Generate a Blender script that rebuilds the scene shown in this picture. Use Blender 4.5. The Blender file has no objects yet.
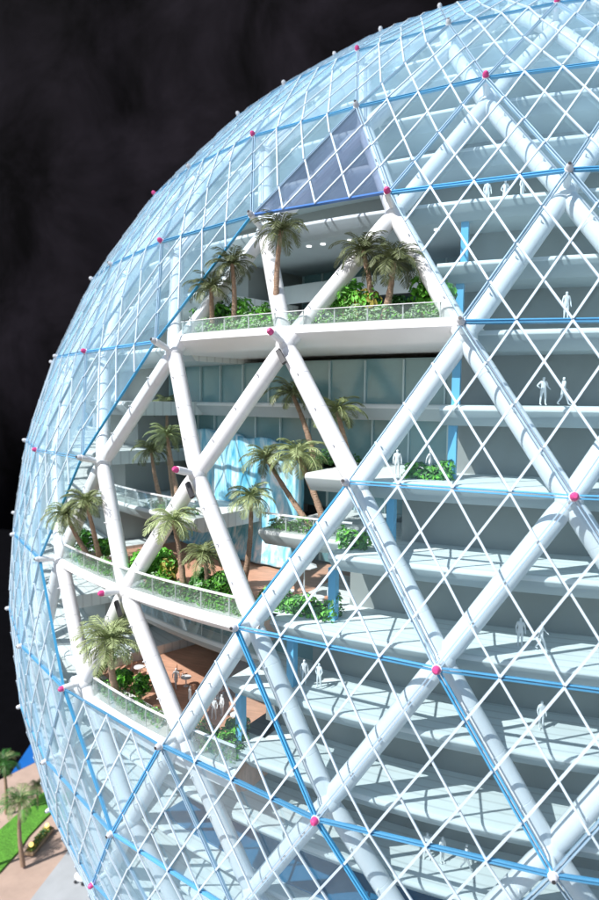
import bpy, bmesh, math, random
from mathutils import Vector, Matrix
random.seed(7)
S = bpy.context.scene
COL = S.collection
R_ = math.radians

# ------------------------------------------------------------------ camera
CF, CD, CYAW, CP, CR, CZ = 0.69951, 1.43855, -0.32955, 0.07851, 0.00835, 0.30976
FPX = CF*900
cy, sy = math.cos(CYAW), math.sin(CYAW)
cp, sp = math.cos(CP), math.sin(CP)
cr, sr = math.cos(CR), math.sin(CR)
M1 = Matrix(((cy, -sy, 0), (sy, cy, 0), (0, 0, 1)))
M2 = Matrix(((1, 0, 0), (0, cp, -sp), (0, sp, cp)))
M3 = Matrix(((cr, 0, sr), (0, 1, 0), (-sr, 0, cr)))
MW = M3 @ M2 @ M1                     # world -> (right, forward, up)
right, fwd, up = Vector(MW[0]), Vector(MW[1]), Vector(MW[2])
CAM = Vector((0, -CD, CZ))
cam = bpy.data.cameras.new('camera'); co = bpy.data.objects.new('camera', cam); COL.objects.link(co)
rot = Matrix((right, up, -fwd)).transposed()
co.matrix_world = Matrix.Translation(CAM) @ rot.to_4x4()
cam.sensor_fit = 'VERTICAL'; cam.sensor_height = 36; cam.sensor_width = 36; cam.lens = CF*36
cam.clip_start = 0.02; cam.clip_end = 60
cam.dof.use_dof = True; cam.dof.focus_distance = 0.58; cam.dof.aperture_fstop = 8.5
S.camera = co

# ------------------------------------------------------------------ world, sun, exposure
SUN_EL, SUN_AZ = R_(47), R_(-36)      # light comes from (sin az, -cos az)
w = bpy.data.worlds.new('World'); S.world = w; w.use_nodes = True
nt = w.node_tree; bg = nt.nodes['Background']
sky = nt.nodes.new('ShaderNodeTexSky'); sky.sky_type = 'NISHITA'; sky.sun_disc = False
sky.sun_elevation = SUN_EL; sky.sun_rotation = math.pi - SUN_AZ*1.0 + 0.0
nt.links.new(sky.outputs[0], bg.inputs[0]); bg.inputs[1].default_value = 0.105
sl = bpy.data.lights.new('sun', 'SUN'); so = bpy.data.objects.new('sun', sl); COL.objects.link(so)
sl.energy = 5.0; sl.angle = R_(0.5); sl.color = (1.0, 0.97, 0.93)
sd = Vector((math.sin(SUN_AZ)*math.cos(SUN_EL), -math.cos(SUN_AZ)*math.cos(SUN_EL), math.sin(SUN_EL)))
so.rotation_euler = sd.to_track_quat('Z', 'Y').to_euler(); so.location = sd*5
S.view_settings.view_transform = 'Standard'; S.view_settings.look = 'None'
S.view_settings.exposure = 0.22; S.view_settings.gamma = 1
S.cycles.use_denoising = True
S.cycles.transparent_max_bounces = 40; S.cycles.max_bounces = 8
S.cycles.caustics_reflective = False; S.cycles.caustics_refractive = False

# ------------------------------------------------------------------ pixel <-> world (photo px, 599x900)
def proj(p):
    v = MW @ (Vector(p)-CAM)
    return 299.5+FPX*v.x/v.y, 450-FPX*v.z/v.y
def ray(px, py):
    return (right*((px-299.5)/FPX) + fwd + up*((450-py)/FPX)).normalized()
def on_level(px, py, z):
    d = ray(px, py); t = (z-CAM.z)/d.z
    return CAM+d*t
def pol(r, az, z):
    return Vector((r*math.sin(az), -r*math.cos(az), z))
def az_at(px, r, z):                  # azimuth on the near side of a ring whose picture x is px
    a, b = R_(-75), R_(45)
    for _ in range(40):
        m = (a+b)/2
        if proj(pol(r, m, z))[0] < px: a = m
        else: b = m
    return (a+b)/2
def on_ring(px, r, z):
    return pol(r, az_at(px, r, z), z)
def on_cyl(px, py, r):                # first hit of a sight line with a vertical cylinder of radius r
    d = ray(px, py); a = d.x**2+d.y**2; b = 2*(CAM.x*d.x+CAM.y*d.y); c = CAM.x**2+CAM.y**2-r*r
    t = (-b-math.sqrt(max(0, b*b-4*a*c)))/(2*a)
    return CAM+d*t

# ------------------------------------------------------------------ materials
def mat(name):
    m = bpy.data.materials.new(name); m.use_nodes = True
    return m, m.node_tree, m.node_tree.nodes['Principled BSDF']
def plain(name, col, rough=0.5, var=0.06, scale=40, metal=0, bump=0.0, spec=0.5, rnd=0.0, stretch=(1, 1, 1), stain=0.0):
    m, t, p = mat(name)
    tc = t.nodes.new('ShaderNodeTexCoord'); mp = t.nodes.new('ShaderNodeMapping')
    mp.inputs['Scale'].default_value = stretch
    t.links.new(tc.outputs['Object'], mp.inputs[0])
    n = t.nodes.new('ShaderNodeTexNoise'); n.inputs['Scale'].default_value = scale; n.inputs['Detail'].default_value = 6
    t.links.new(mp.outputs[0], n.inputs['Vector'])
    mx = t.nodes.new('ShaderNodeMix'); mx.data_type = 'RGBA'
    mx.inputs['A'].default_value = (*[max(0, c*(1-var*2)) for c in col], 1)
    mx.inputs['B'].default_value = (*[min(1, c*(1+var*2)) for c in col], 1)
    t.links.new(n.outputs[0], mx.inputs['Factor'])
    out = mx.outputs['Result']
    if stain:
        n2 = t.nodes.new('ShaderNodeTexNoise'); n2.inputs['Scale'].default_value = scale*0.22; n2.inputs['Detail'].default_value = 8; n2.inputs['Roughness'].default_value = 0.7
        t.links.new(tc.outputs['Object'], n2.inputs['Vector'])
        rp = t.nodes.new('ShaderNodeMapRange'); rp.inputs[1].default_value = 0.42; rp.inputs[2].default_value = 0.62
        rp.inputs[3].default_value = 1-stain; rp.inputs[4].default_value = 1
        t.links.new(n2.outputs[0], rp.inputs[0])
        mu = t.nodes.new('ShaderNodeMix'); mu.data_type = 'RGBA'; mu.blend_type = 'MULTIPLY'; mu.inputs['Factor'].default_value = 1
        t.links.new(out, mu.inputs['A']); t.links.new(rp.outputs[0], mu.inputs['B']); out = mu.outputs['Result']
    if rnd:
        oi = t.nodes.new('ShaderNodeObjectInfo'); h = t.nodes.new('ShaderNodeHueSaturation')
        mr = t.nodes.new('ShaderNodeMapRange'); mr.inputs[3].default_value = 1-rnd; mr.inputs[4].default_value = 1+rnd
        t.links.new(oi.outputs['Random'], mr.inputs[0]); t.links.new(mr.outputs[0], h.inputs['Value'])
        t.links.new(out, h.inputs['Color']); out = h.outputs[0]
    t.links.new(out, p.inputs['Base Color'])
    p.inputs['Roughness'].default_value = rough; p.inputs['Metallic'].default_value = metal
    p.inputs['Specular IOR Level'].default_value = spec
    if bump:
        b = t.nodes.new('ShaderNodeBump'); b.inputs['Strength'].default_value = bump; b.inputs['Distance'].default_value = 0.002
        t.links.new(n.outputs[0], b.inputs['Height']); t.links.new(b.outputs[0], p.inputs['Normal'])
    return m

def glass(name, tint, scat, s0, s1, gl=0.06, streak=0.5):
    """thin acrylic sheet: clear, with a faint scattering film whose opacity grows with the slant of the sight line"""
    m = bpy.data.materials.new(name); m.use_nodes = True; t = m.node_tree; t.nodes.clear()
    o = t.nodes.new('ShaderNodeOutputMaterial')
    tr = t.nodes.new('ShaderNodeBsdfTransparent'); tr.inputs[0].default_value = (*tint, 1)
    df = t.nodes.new('ShaderNodeBsdfDiffuse'); df.inputs[0].default_value = (*scat, 1)
    tl = t.nodes.new('ShaderNodeBsdfTranslucent'); tl.inputs[0].default_value = (*scat, 1)
    ms = t.nodes.new('ShaderNodeMixShader'); ms.inputs[0].default_value = 0.35
    t.links.new(df.outputs[0], ms.inputs[1]); t.links.new(tl.outputs[0], ms.inputs[2])
    lw = t.nodes.new('ShaderNodeLayerWeight'); lw.inputs[0].default_value = 0.5
    pw = t.nodes.new('ShaderNodeMath'); pw.operation = 'POWER'; pw.inputs[1].default_value = 3.0
    t.links.new(lw.outputs['Facing'], pw.inputs[0])
    mr = t.nodes.new('ShaderNodeMapRange'); mr.inputs[3].default_value = s0; mr.inputs[4].default_value = s1
    t.links.new(pw.outputs[0], mr.inputs[0])
    tc = t.nodes.new('ShaderNodeTexCoord'); mp = t.nodes.new('ShaderNodeMapping'); mp.inputs['Scale'].default_value = (3, 3, 1.2)
    mp.inputs['Rotation'].default_value = (0.4, 0.6, 0.3)
    t.links.new(tc.outputs['Object'], mp.inputs[0])
    n = t.nodes.new('ShaderNodeTexNoise'); n.inputs['Scale'].default_value = 4; n.inputs['Detail'].default_value = 7; n.inputs['Distortion'].default_value = 1.2
    t.links.new(mp.outputs[0], n.inputs['Vector'])
    nr = t.nodes.new('ShaderNodeMapRange'); nr.inputs[1].default_value = 0.3; nr.inputs[2].default_value = 0.7
    nr.inputs[3].default_value = 1-streak; nr.inputs[4].default_value = 1+streak
    t.links.new(n.outputs[0], nr.inputs[0])
    mu = t.nodes.new('ShaderNodeMath'); mu.operation = 'MULTIPLY'; mu.use_clamp = True
    t.links.new(mr.outputs[0], mu.inputs[0]); t.links.new(nr.outputs[0], mu.inputs[1])
    m1 = t.nodes.new('ShaderNodeMixShader')
    t.links.new(mu.outputs[0], m1.inputs[0]); t.links.new(tr.outputs[0], m1.inputs[1]); t.links.new(ms.outputs[0], m1.inputs[2])
    gs = t.nodes.new('ShaderNodeBsdfGlossy'); gs.inputs['Roughness'].default_value = 0.03; gs.inputs[0].default_value = (0.9, 0.95, 1, 1)
    fr = t.nodes.new('ShaderNodeFresnel'); fr.inputs[0].default_value = 1.35
    fm = t.nodes.new('ShaderNodeMath'); fm.operation = 'MULTIPLY'; fm.inputs[1].default_value = gl/0.06*0.7
    t.links.new(fr.outputs[0], fm.inputs[0])
    m2 = t.nodes.new('ShaderNodeMixShader')
    t.links.new(fm.outputs[0], m2.inputs[0]); t.links.new(m1.outputs[0], m2.inputs[1]); t.links.new(gs.outputs[0], m2.inputs[2])
    t.links.new(m2.outputs[0], o.inputs[0])
    return m

M_GLASS = glass('pale blue acrylic', (0.935, 0.98, 0.995), (0.50, 0.80, 1.0), 0.014, 0.47, gl=0.016, streak=0.5)
M_GLASSP = glass('violet tinted acrylic', (0.88, 0.91, 0.96), (0.50, 0.62, 0.84), 0.05, 0.26)
M_RAIL = glass('clear balustrade', (0.96, 0.985, 0.975), (0.8, 0.9, 0.9), 0.06, 0.22, gl=0.03)
M_WHITE = plain('white lacquer', (0.82, 0.83, 0.84), 0.32, 0.02, 30, stain=0.05)
M_STRUT = plain('white tube', (0.84, 0.85, 0.87), 0.28, 0.02, 50, stain=0.08)
M_BAR = plain('white lattice strip', (0.60, 0.71, 0.80), 0.35, 0.04, 60, rnd=0.06)
M_BLUE = plain('blue acrylic edge', (0.10, 0.36, 0.62), 0.2, 0.25, 9, rnd=0.25)
M_CYAN = plain('bright cyan edge', (0.07, 0.37, 0.66), 0.2, 0.12, 12)
M_PALE = plain('pale blue edge', (0.36, 0.52, 0.66), 0.25, 0.25, 10, rnd=0.2)
M_COBALT = plain('cobalt edge', (0.08, 0.20, 0.52), 0.2, 0.1, 12)
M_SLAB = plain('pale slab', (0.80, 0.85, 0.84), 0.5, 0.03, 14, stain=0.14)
def groove(m):
    t = m.node_tree; p = t.nodes['Principled BSDF']; src = p.inputs['Base Color'].links[0].from_socket
    tc = t.nodes.new('ShaderNodeTexCoord'); wv = t.nodes.new('ShaderNodeTexWave'); wv.wave_type = 'RINGS'; wv.rings_direction = 'Z'
    wv.inputs['Scale'].default_value = 27; wv.inputs['Distortion'].default_value = 0.0
    t.links.new(tc.outputs['Object'], wv.inputs['Vector'])
    mr = t.nodes.new('ShaderNodeMapRange'); mr.inputs[1].default_value = 0.0; mr.inputs[2].default_value = 0.16; mr.inputs[3].default_value = 0.82; mr.inputs[4].default_value = 1.0
    t.links.new(wv.outputs['Fac'], mr.inputs[0])
    mu = t.nodes.new('ShaderNodeMix'); mu.data_type = 'RGBA'; mu.blend_type = 'MULTIPLY'; mu.inputs['Factor'].default_value = 1
    t.links.new(src, mu.inputs['A']); t.links.new(mr.outputs[0], mu.inputs['B']); t.links.new(mu.outputs['Result'], p.inputs['Base Color'])
groove(M_SLAB)
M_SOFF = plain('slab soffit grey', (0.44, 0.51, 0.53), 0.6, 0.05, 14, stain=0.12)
M_WALL = plain('grey green wall', (0.32, 0.34, 0.33), 0.55, 0.08, 5, stain=0.22)
M_TEAL = plain('teal glazed wall', (0.22, 0.42, 0.46), 0.16, 0.14, 7, spec=0.8, stretch=(1, 1, .25), stain=0.3)
M_MULL = plain('mullion', (0.5, 0.64, 0.66), 0.4, 0.03)
M_PINK = plain('pink cap', (0.66, 0.07, 0.26), 0.4, 0.05)
M_GREY = plain('grey cap', (0.6, 0.62, 0.66), 0.4, 0.05)
M_DARK = plain('dark bracket', (0.03, 0.03, 0.035), 0.5, 0.05)
M_DECK = plain('terracotta deck', (0.66, 0.37, 0.25), 0.6, 0.2, 60, stretch=(1, 6, 1), stain=0.2)
M_POOL = plain('blue pool floor', (0.02, 0.16, 0.32), 0.12, 0.25, 9, bump=0.3)
M_POST = plain('sky blue post', (0.16, 0.50, 0.78), 0.25, 0.1, 20)
M_TRUNK = plain('palm trunk', (0.40, 0.27, 0.19), 0.8, 0.3, 300, bump=0.8, stretch=(1, 1, 3), rnd=0.15)
M_FROND_D = plain('dark palm frond', (0.12, 0.145, 0.06), 0.5, 0.35, 120, rnd=0.15)
M_FROND_L = plain('pale palm frond', (0.38, 0.46, 0.22), 0.5, 0.3, 120, rnd=0.12)
M_FROND_M = plain('green palm frond', (0.22, 0.27, 0.11), 0.5, 0.35, 120, rnd=0.15)
M_LEAF = plain('bright leaf', (0.13, 0.42, 0.04), 0.5, 0.45, 160, rnd=0.15)
M_LEAFD = plain('deep leaf', (0.045, 0.17, 0.03), 0.5, 0.4, 160, rnd=0.15)
M_LEAFY = plain('yellow leaf', (0.32, 0.28, 0.05), 0.5, 0.3, 160)
M_HEDGE = plain('sage leaf', (0.30, 0.46, 0.27), 0.55, 0.4, 200, rnd=0.1)
M_FIG = plain('white figure', (0.82, 0.83, 0.84), 0.5, 0.02)
M_SAND = plain('pinkish paving', (0.52, 0.38, 0.31), 0.8, 0.12, 24, bump=0.2, stain=0.15)
M_PLAZA = plain('grey plaza paving', (0.42, 0.44, 0.46), 0.8, 0.08, 20, bump=0.2, stain=0.12)
M_GRASS = plain('model grass', (0.11, 0.34, 0.035), 0.9, 0.4, 260, bump=1.0, stain=0.25)
M_TABLE = plain('black table cloth', (0.003, 0.003, 0.004), 0.95, 0.2, 30, spec=0.02)
M_STONE = plain('tan planter stone', (0.40, 0.28, 0.18), 0.7, 0.15, 80)
M_TERRA = plain('terracotta furniture', (0.62, 0.32, 0.20), 0.6, 0.12, 80)

def curtain_mat():
    m, t, p = mat('black velvet curtain')
    tc = t.nodes.new('ShaderNodeTexCoord')
    n = t.nodes.new('ShaderNodeTexNoise'); n.inputs['Scale'].default_value = 1.6; n.inputs['Detail'].default_value = 9; n.inputs['Roughness'].default_value = 0.65; n.inputs['Distortion'].default_value = 0.5
    t.links.new(tc.outputs['Object'], n.inputs['Vector'])
    r = t.nodes.new('ShaderNodeValToRGB'); r.color_ramp.elements[0].position = 0.38; r.color_ramp.elements[1].position = 0.68
    r.color_ramp.elements[0].color = (0.0012, 0.0010, 0.0015, 1); r.color_ramp.elements[1].color = (0.012, 0.010, 0.014, 1)
    t.links.new(n.outputs[0], r.inputs[0]); t.links.new(r.outputs[0], p.inputs['Base Color'])
    p.inputs['Roughness'].default_value = 0.95; p.inputs['Specular IOR Level'].default_value = 0.05
    return m
def water_mat():
    m, t, p = mat('painted waterfall')
    tc = t.nodes.new('ShaderNodeTexCoord'); mp = t.nodes.new('ShaderNodeMapping'); mp.inputs['Scale'].default_value = (60, 60, 12)
    t.links.new(tc.outputs['Object'], mp.inputs[0])
    n = t.nodes.new('ShaderNodeTexNoise'); n.inputs['Scale'].default_value = 1.0; n.inputs['Detail'].default_value = 8; n.inputs['Roughness'].default_value = 0.6; n.inputs['Distortion'].default_value = 1.6
    t.links.new(mp.outputs[0], n.inputs['Vector'])
    r = t.nodes.new('ShaderNodeValToRGB'); e = r.color_ramp.elements
    e[0].position = 0.32; e[0].color = (0.08, 0.42, 0.64, 1); e[1].position = 0.66; e[1].color = (0.92, 0.96, 1.0, 1)
    a = e.new(0.44); a.color = (0.22, 0.58, 0.78, 1)
    a = e.new(0.54); a.color = (0.46, 0.76, 0.90, 1)
    t.links.new(n.outputs[0], r.inputs[0]); t.links.new(r.outputs[0], p.inputs['Base Color'])
    p.inputs['Roughness'].default_value = 0.25
    b = t.nodes.new('ShaderNodeBump'); b.inputs['Strength'].default_value = 0.6; b.inputs['Distance'].default_value = 0.004
    t.links.new(n.outputs[0], b.inputs['Height']); t.links.new(b.outputs[0], p.inputs['Normal'])
    return m
M_CURT = curtain_mat(); M_WATER = water_mat()
M_LAMP = bpy.data.materials.new('warm lamp'); M_LAMP.use_nodes = True
_p = M_LAMP.node_tree.nodes['Principled BSDF']; _p.inputs['Base Color'].default_value = (1, .8, .3, 1)
_p.inputs['Emission Color'].default_value = (1, 0.72, 0.2, 1); _p.inputs['Emission Strength'].default_value = 1.4
M_SPOT = bpy.data.materials.new('white downlight'); M_SPOT.use_nodes = True
_p = M_SPOT.node_tree.nodes['Principled BSDF']; _p.inputs['Base Color'].default_value = (1, 1, 1, 1)
_p.inputs['Emission Color'].default_value = (1, 1, 1, 1); _p.inputs['Emission Strength'].default_value = 1.2

# ------------------------------------------------------------------ mesh helpers
class MB:
    def __init__(s): s.v = []; s.f = []; s.m = []
    def add(s, vs, fs, mi=0):
        o = len(s.v); s.v += [tuple(v) for v in vs]; s.f += [tuple(i+o for i in f) for f in fs]; s.m += [mi]*len(fs)
    def box(s, c, ax, ay, az, mi=0):  # centre + half-axis vectors
        vs = [c+ax*i+ay*j+az*k for k in (-1, 1) for j in (-1, 1) for i in (-1, 1)]
        s.add(vs, [(0, 2, 3, 1), (4, 5, 7, 6), (0, 1, 5, 4), (2, 6, 7, 3), (0, 4, 6, 2), (1, 3, 7, 5)], mi)
    def bar(s, a, b, n, wd, dp, mi=0):
        d = (b-a); L = d.length; d = d/L; n = (n-d*n.dot(d)).normalized(); t = d.cross(n)
        s.box((a+b)/2, d*(L/2), t*(wd/2), n*(dp/2), mi)
    def tube(s, pts, rs, seg=12, mi=0, cap=True):
        prev = None; rings = []
        for i, p in enumerate(pts):
            d = (pts[min(i+1, len(pts)-1)]-pts[max(i-1, 0)]).normalized()
            if prev is None:
                u = d.cross(Vector((0.13, 0.31, 0.94))).normalized()
            else: u = (prev-d*prev.dot(d)).normalized()
            prev = u; v = d.cross(u)
            rings.append([p+(u*math.cos(2*math.pi*k/seg)+v*math.sin(2*math.pi*k/seg))*rs[i] for k in range(seg)])
        vs = [q for r in rings for q in r]; fs = []
        for i in range(len(pts)-1):
            for k in range(seg):
                fs.append((i*seg+k, i*seg+(k+1) % seg, (i+1)*seg+(k+1) % seg, (i+1)*seg+k))
        if cap: fs.append(tuple(reversed(range(seg)))); fs.append(tuple(range((len(pts)-1)*seg, len(pts)*seg)))
        s.add(vs, fs, mi)
    def ball(s, c, r, mi=0, nu=12, nv=8, sc=(1, 1, 1)):
        vs = [c+Vector((0, 0, r*sc[2]))]
        for i in range(1, nv):
            th = math.pi*i/nv
            for k in range(nu):
                ph = 2*math.pi*k/nu
                vs.append(c+Vector((r*sc[0]*math.sin(th)*math.cos(ph), r*sc[1]*math.sin(th)*math.sin(ph), r*sc[2]*math.cos(th))))
        vs.append(c-Vector((0, 0, r*sc[2]))); fs = []
        for k in range(nu): fs.append((0, 1+k, 1+(k+1) % nu))
        for i in range(nv-2):
            for k in range(nu):
                a = 1+i*nu+k; b = 1+i*nu+(k+1) % nu
                fs.append((a, a+nu, b+nu, b))
        L = len(vs)-1
        for k in range(nu): fs.append((L, L-nu+(k+1) % nu, L-nu+k))
        s.add(vs, fs, mi)
    def sweep(s, prof, a0, a1, mis, closed=True, step=1.0, ends=True):
        """profile [(r, z)] revolved about the vertical axis from azimuth a0 to a1"""
        n = max(2, int(abs(a1-a0)/R_(step))); m = len(prof); vs = []; fs = []; mi = []
        for i in range(n+1):
            a = a0+(a1-a0)*i/n
            vs += [pol(r, a, z) for r, z in prof]
        for i in range(n):
            for k in range(m if closed else m-1):
                k2 = (k+1) % m
                fs.append((i*m+k, (i+1)*m+k, (i+1)*m+k2, i*m+k2)); mi.append(mis[k % len(mis)])
        if closed and ends:
            fs.append(tuple(range(m))); mi.append(mis[0]); fs.append(tuple(n*m+k for k in reversed(range(m)))); mi.append(mis[0])
        o = len(s.v); s.v += [tuple(v) for v in vs]; s.f += [tuple(i+o for i in f) for f in fs]; s.m += mi
    def build(s, name, mats, parent=None, smooth=False, origin=None, bevel=0):
        me = bpy.data.meshes.new(name)
        vs = s.v
        if origin is not None: vs = [tuple(Vector(v)-origin) for v in vs]
        me.from_pydata(vs, [], s.f)
        mats = mats if isinstance(mats, (list, tuple)) else [mats]
        for q in mats: me.materials.append(q)
        if len(mats) > 1: me.polygons.foreach_set('material_index', s.m)
        if smooth: me.polygons.foreach_set('use_smooth', [True]*len(s.f))
        bm = bmesh.new(); bm.from_mesh(me); bmesh.ops.recalc_face_normals(bm, faces=bm.faces); bm.to_mesh(me); bm.free()
        if smooth: me.set_sharp_from_angle(angle=R_(45))
        me.update()
        o = bpy.data.objects.new(name, me); COL.objects.link(o)
        if origin is not None: o.location = origin
        if parent is not None: o.parent = parent
        if bevel:
            b = o.modifiers.new('bevel', 'BEVEL'); b.width = bevel; b.segments = 2; b.limit_method = 'ANGLE'
        return o
def tag(o, label=None, cat=None, group=None, kind=None):
    if label: o['label'] = label
    if cat: o['category'] = cat
    if group: o['group'] = group
    if kind: o['kind'] = kind
    return o
def empty(name, loc, label, cat, group=None, rz=0):
    o = bpy.data.objects.new(name, None); COL.objects.link(o); o.location = loc; o.rotation_euler.z = rz
    o.empty_display_size = 0.02
    return tag(o, label, cat, group)

# ================================================================== the dome
LAT = [68.5, 58.0, 48.25, 38.35, 29.81, 21.68, 14.15, 6.766, -0.627, -7.905, -15.31, -22.9, -30.4, -37.2]
NAMES = 'XYZABCDEFGHIJK'
LAM0, DL = -0.04745, 0.17389
DLR = dict(zip('ZABCDEFGH', [0.00624, -0.00041, -0.00078, 0.00096, -0.00123, -0.00299, -0.00469, -0.00093, 0.00383]))
PX = {('Z',.5):(557,3),('Z',-.5):(449,25),('Z',-1.5):(358,51),('Z',-2.5):(291,83),
('A',0):(486,78),('A',-1):(357,107),('A',-2):(254,136),('A',-3):(190,168),
('B',.5):(569,170),('B',-.5):(388,193),('B',-1.5):(252,216),('B',-2.5):(162,242),('B',-3.5):(112,265),
('C',0):(461,322),('C',-1):(272,333),('C',-2):(156,342),('C',-3):(86,352),
('D',.5):(574,497),('D',-.5):(346,482),('D',-1.5):(178,470),('D',-2.5):(82,458),('D',-3.5):(37,450),
('E',0):(437,669),('E',-1):(236,627),('E',-2):(104,593),('E',-3):(40,559),
('F',.5):(553,875),('F',-.5):(316,819),('F',-1.5):(161,745),('F',-2.5):(64,688),
('G',-2):(112,833),('G',-3):(46,761)}
def node_dir(row, j):
    """direction of a node from the sphere centre; the hand-built model is a few millimetres off the regular grid"""
    k = NAMES.index(row)
    if (row, j) in PX:
        d = ray(*PX[(row, j)]); b = CAM.dot(d); disc = b*b-(CAM.length_squared-1)
        if disc > 0.01:
            return (CAM+d*(-b-math.sqrt(disc))).normalized()
    la = R_(LAT[k]); l = LAM0+(DL+(DLR.get(row, 0) if -5 < j < 2 else 0))*j
    return pol(math.cos(la), l, math.sin(la)).normalized()
R_OUT, R_IN = 1.0, 0.975
J0, J1 = -10, 7
nodes = {}
for k, row in enumerate(NAMES):
    off = 0.0 if NAMES.index(row) % 2 == 1 else 0.5     # A, C, E, G whole; Z, B, D, F half
    for jj in range(J0, J1+1):
        nodes[(row, jj+off)] = node_dir(row, jj+off)
dome = empty('dome_building_model', (0, 0, -0.6), 'glazed geodesic dome model with white tubes, stacked floors and an unglazed corner of planted terraces', 'building model')
DOFF = Vector((0, 0, 0.6))
def dpart(mb, name, mats, parent=None, **kw):
    o = mb.build(name, mats, parent or dome, **kw)
    if parent is None: o.location = DOFF + (Vector(kw['origin']) if kw.get('origin') is not None else Vector())
    return o

OPEN = set()
def tri(*a): OPEN.add(frozenset(a))
tri(('B',-1.5),('B',-.5),('C',-1)); tri(('B',-1.5),('C',-2),('C',-1)); tri(('B',-.5),('C',-1),('C',0))
tri(('C',-2),('C',-1),('D',-1.5)); tri(('C',-1),('C',0),('D',-.5)); tri(('C',-1),('D',-1.5),('D',-.5)); tri(('C',-2),('D',-2.5),('D',-1.5))
tri(('D',-1.5),('D',-.5),('E',-1)); tri(('D',-2.5),('D',-1.5),('E',-2)); tri(('D',-1.5),('E',-2),('E',-1)); tri(('D',-2.5),('E',-3),('E',-2))
tri(('E',-2),('E',-1),('F',-1.5)); tri(('E',-3),('E',-2),('F',-2.5)); tri(('E',-2),('F',-2.5),('F',-1.5))
PURPLE = frozenset((('A',-1),('B',-1.5),('B',-.5)))
tris = []
for k in range(len(NAMES)-1):
    r0, r1 = NAMES[k], NAMES[k+1]
    for (row, j) in list(nodes):
        if row == r0:
            t = ((r0, j), (r1, j-.5), (r1, j+.5))
            if all(q in nodes for q in t): tris.append(t)       # apex up
        if row == r1:
            t = ((r1, j), (r0, j-.5), (r0, j+.5))
            if all(q in nodes for q in t): tris.append(t)       # apex down
tris = [t for t in tris if frozenset(t) not in OPEN]
VIVID = [frozenset(e) for e in [(('B',-1.5),('C',-2)), (('C',-2),('D',-2.5)), (('D',-2.5),('E',-3)), (('E',-3),('F',-2.5)),
         (('E',-1),('F',-.5)), (('E',0),('F',.5)), (('D',-.5),('E',-1)) , (('F',-2.5),('G',-2)), (('F',-1.5),('G',-2)), (('F',-.5),('G',0)), (('G',-2),('H',-2.5))]]
def area_seen(t):
    c = sum((nodes[q] for q in t), Vector())/3
    if (CAM-c).dot(c) < 0.0: return 0
    P = [proj(nodes[q]) for q in t]
    if all(p[0] < 0 or p[0] > 599 or p[1] < 0 or p[1] > 900 for p in P): return 0
    return abs((P[1][0]-P[0][0])*(P[2][1]-P[0][1])-(P[2][0]-P[0][0])*(P[1][1]-P[0][1]))/2
tris.sort(key=lambda t: -area_seen(t))
def panel_geo(t, mp, ml, seams=True):
    A, B, C = [nodes[q]*R_OUT for q in t]
    n = (B-A).cross(C-A).normalized()
    if n.dot(A) < 0: n = -n
    cen = (A+B+C)/3
    ins = lambda p: p+(cen-p).normalized()*0.0014
    a, b, c = ins(A), ins(B), ins(C); th = n*0.0007
    mp.add([a+th, b+th, c+th, a-th, b-th, c-th], [(0, 1, 2), (5, 4, 3), (0, 3, 4, 1), (1, 4, 5, 2), (2, 5, 3, 0)], 0)
    # coloured sheet edges: base edge vivid, slanted edges pale
    for (p, q, kp, kq, base) in ((b, c, t[1], t[2], True), (a, b, t[0], t[1], False), (a, c, t[0], t[2], False)):
        e = frozenset((kp, kq))
        mi = 1 if base else (3 if e in VIVID else 2)
        if frozenset(t) == PURPLE and base: mi = 4
        wd = 0.0022 if mi == 4 else (0.0011 if mi == 1 else (0.0013 if mi == 3 else 0.0008))
        mp.bar(p+(cen-p).normalized()*0.001, q+(cen-q).normalized()*0.001, n, wd, 0.0026, mi)
    m = 4; lift = n*0.0013
    for i in range(1, m):
        f = i/m; base = b.lerp(c, f)
        ml.bar(base+lift, b.lerp(a, f)+lift, n, 0.00165, 0.0013)
        ml.bar(base+lift*1.7, c.lerp(a, 1-f)+lift*1.7, n, 0.00165, 0.0013)
PM = lambda t: [M_GLASSP if frozenset(t) == PURPLE else M_GLASS, M_BLUE, M_PALE, M_CYAN, M_COBALT]
seen = [t for t in tris if area_seen(t) > 0][:96]; rest = tris[len(seen):]
for t in seen:
    mp, ml = MB(), MB(); panel_geo(t, mp, ml)
    cen = sum((nodes[q] for q in t), Vector())/3
    o = dpart(mp, 'glass_panel', PM(t), origin=cen)
    if frozenset(t) == PURPLE: o['label'] = 'violet tinted glass panel above the opening'
    l = ml.build('lattice', M_BAR, o, origin=cen); l.location = (0, 0, 0)
mp, ml = MB(), MB()
for t in rest: panel_geo(t, mp, ml)
o = dpart(mp, 'glass_panel', [M_GLASS, M_BLUE, M_PALE, M_CYAN, M_COBALT]); o['kind'] = 'stuff'
l = ml.build('lattice', M_BAR, o); l['kind'] = 'stuff'; l.location = (0, 0, 0)

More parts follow.
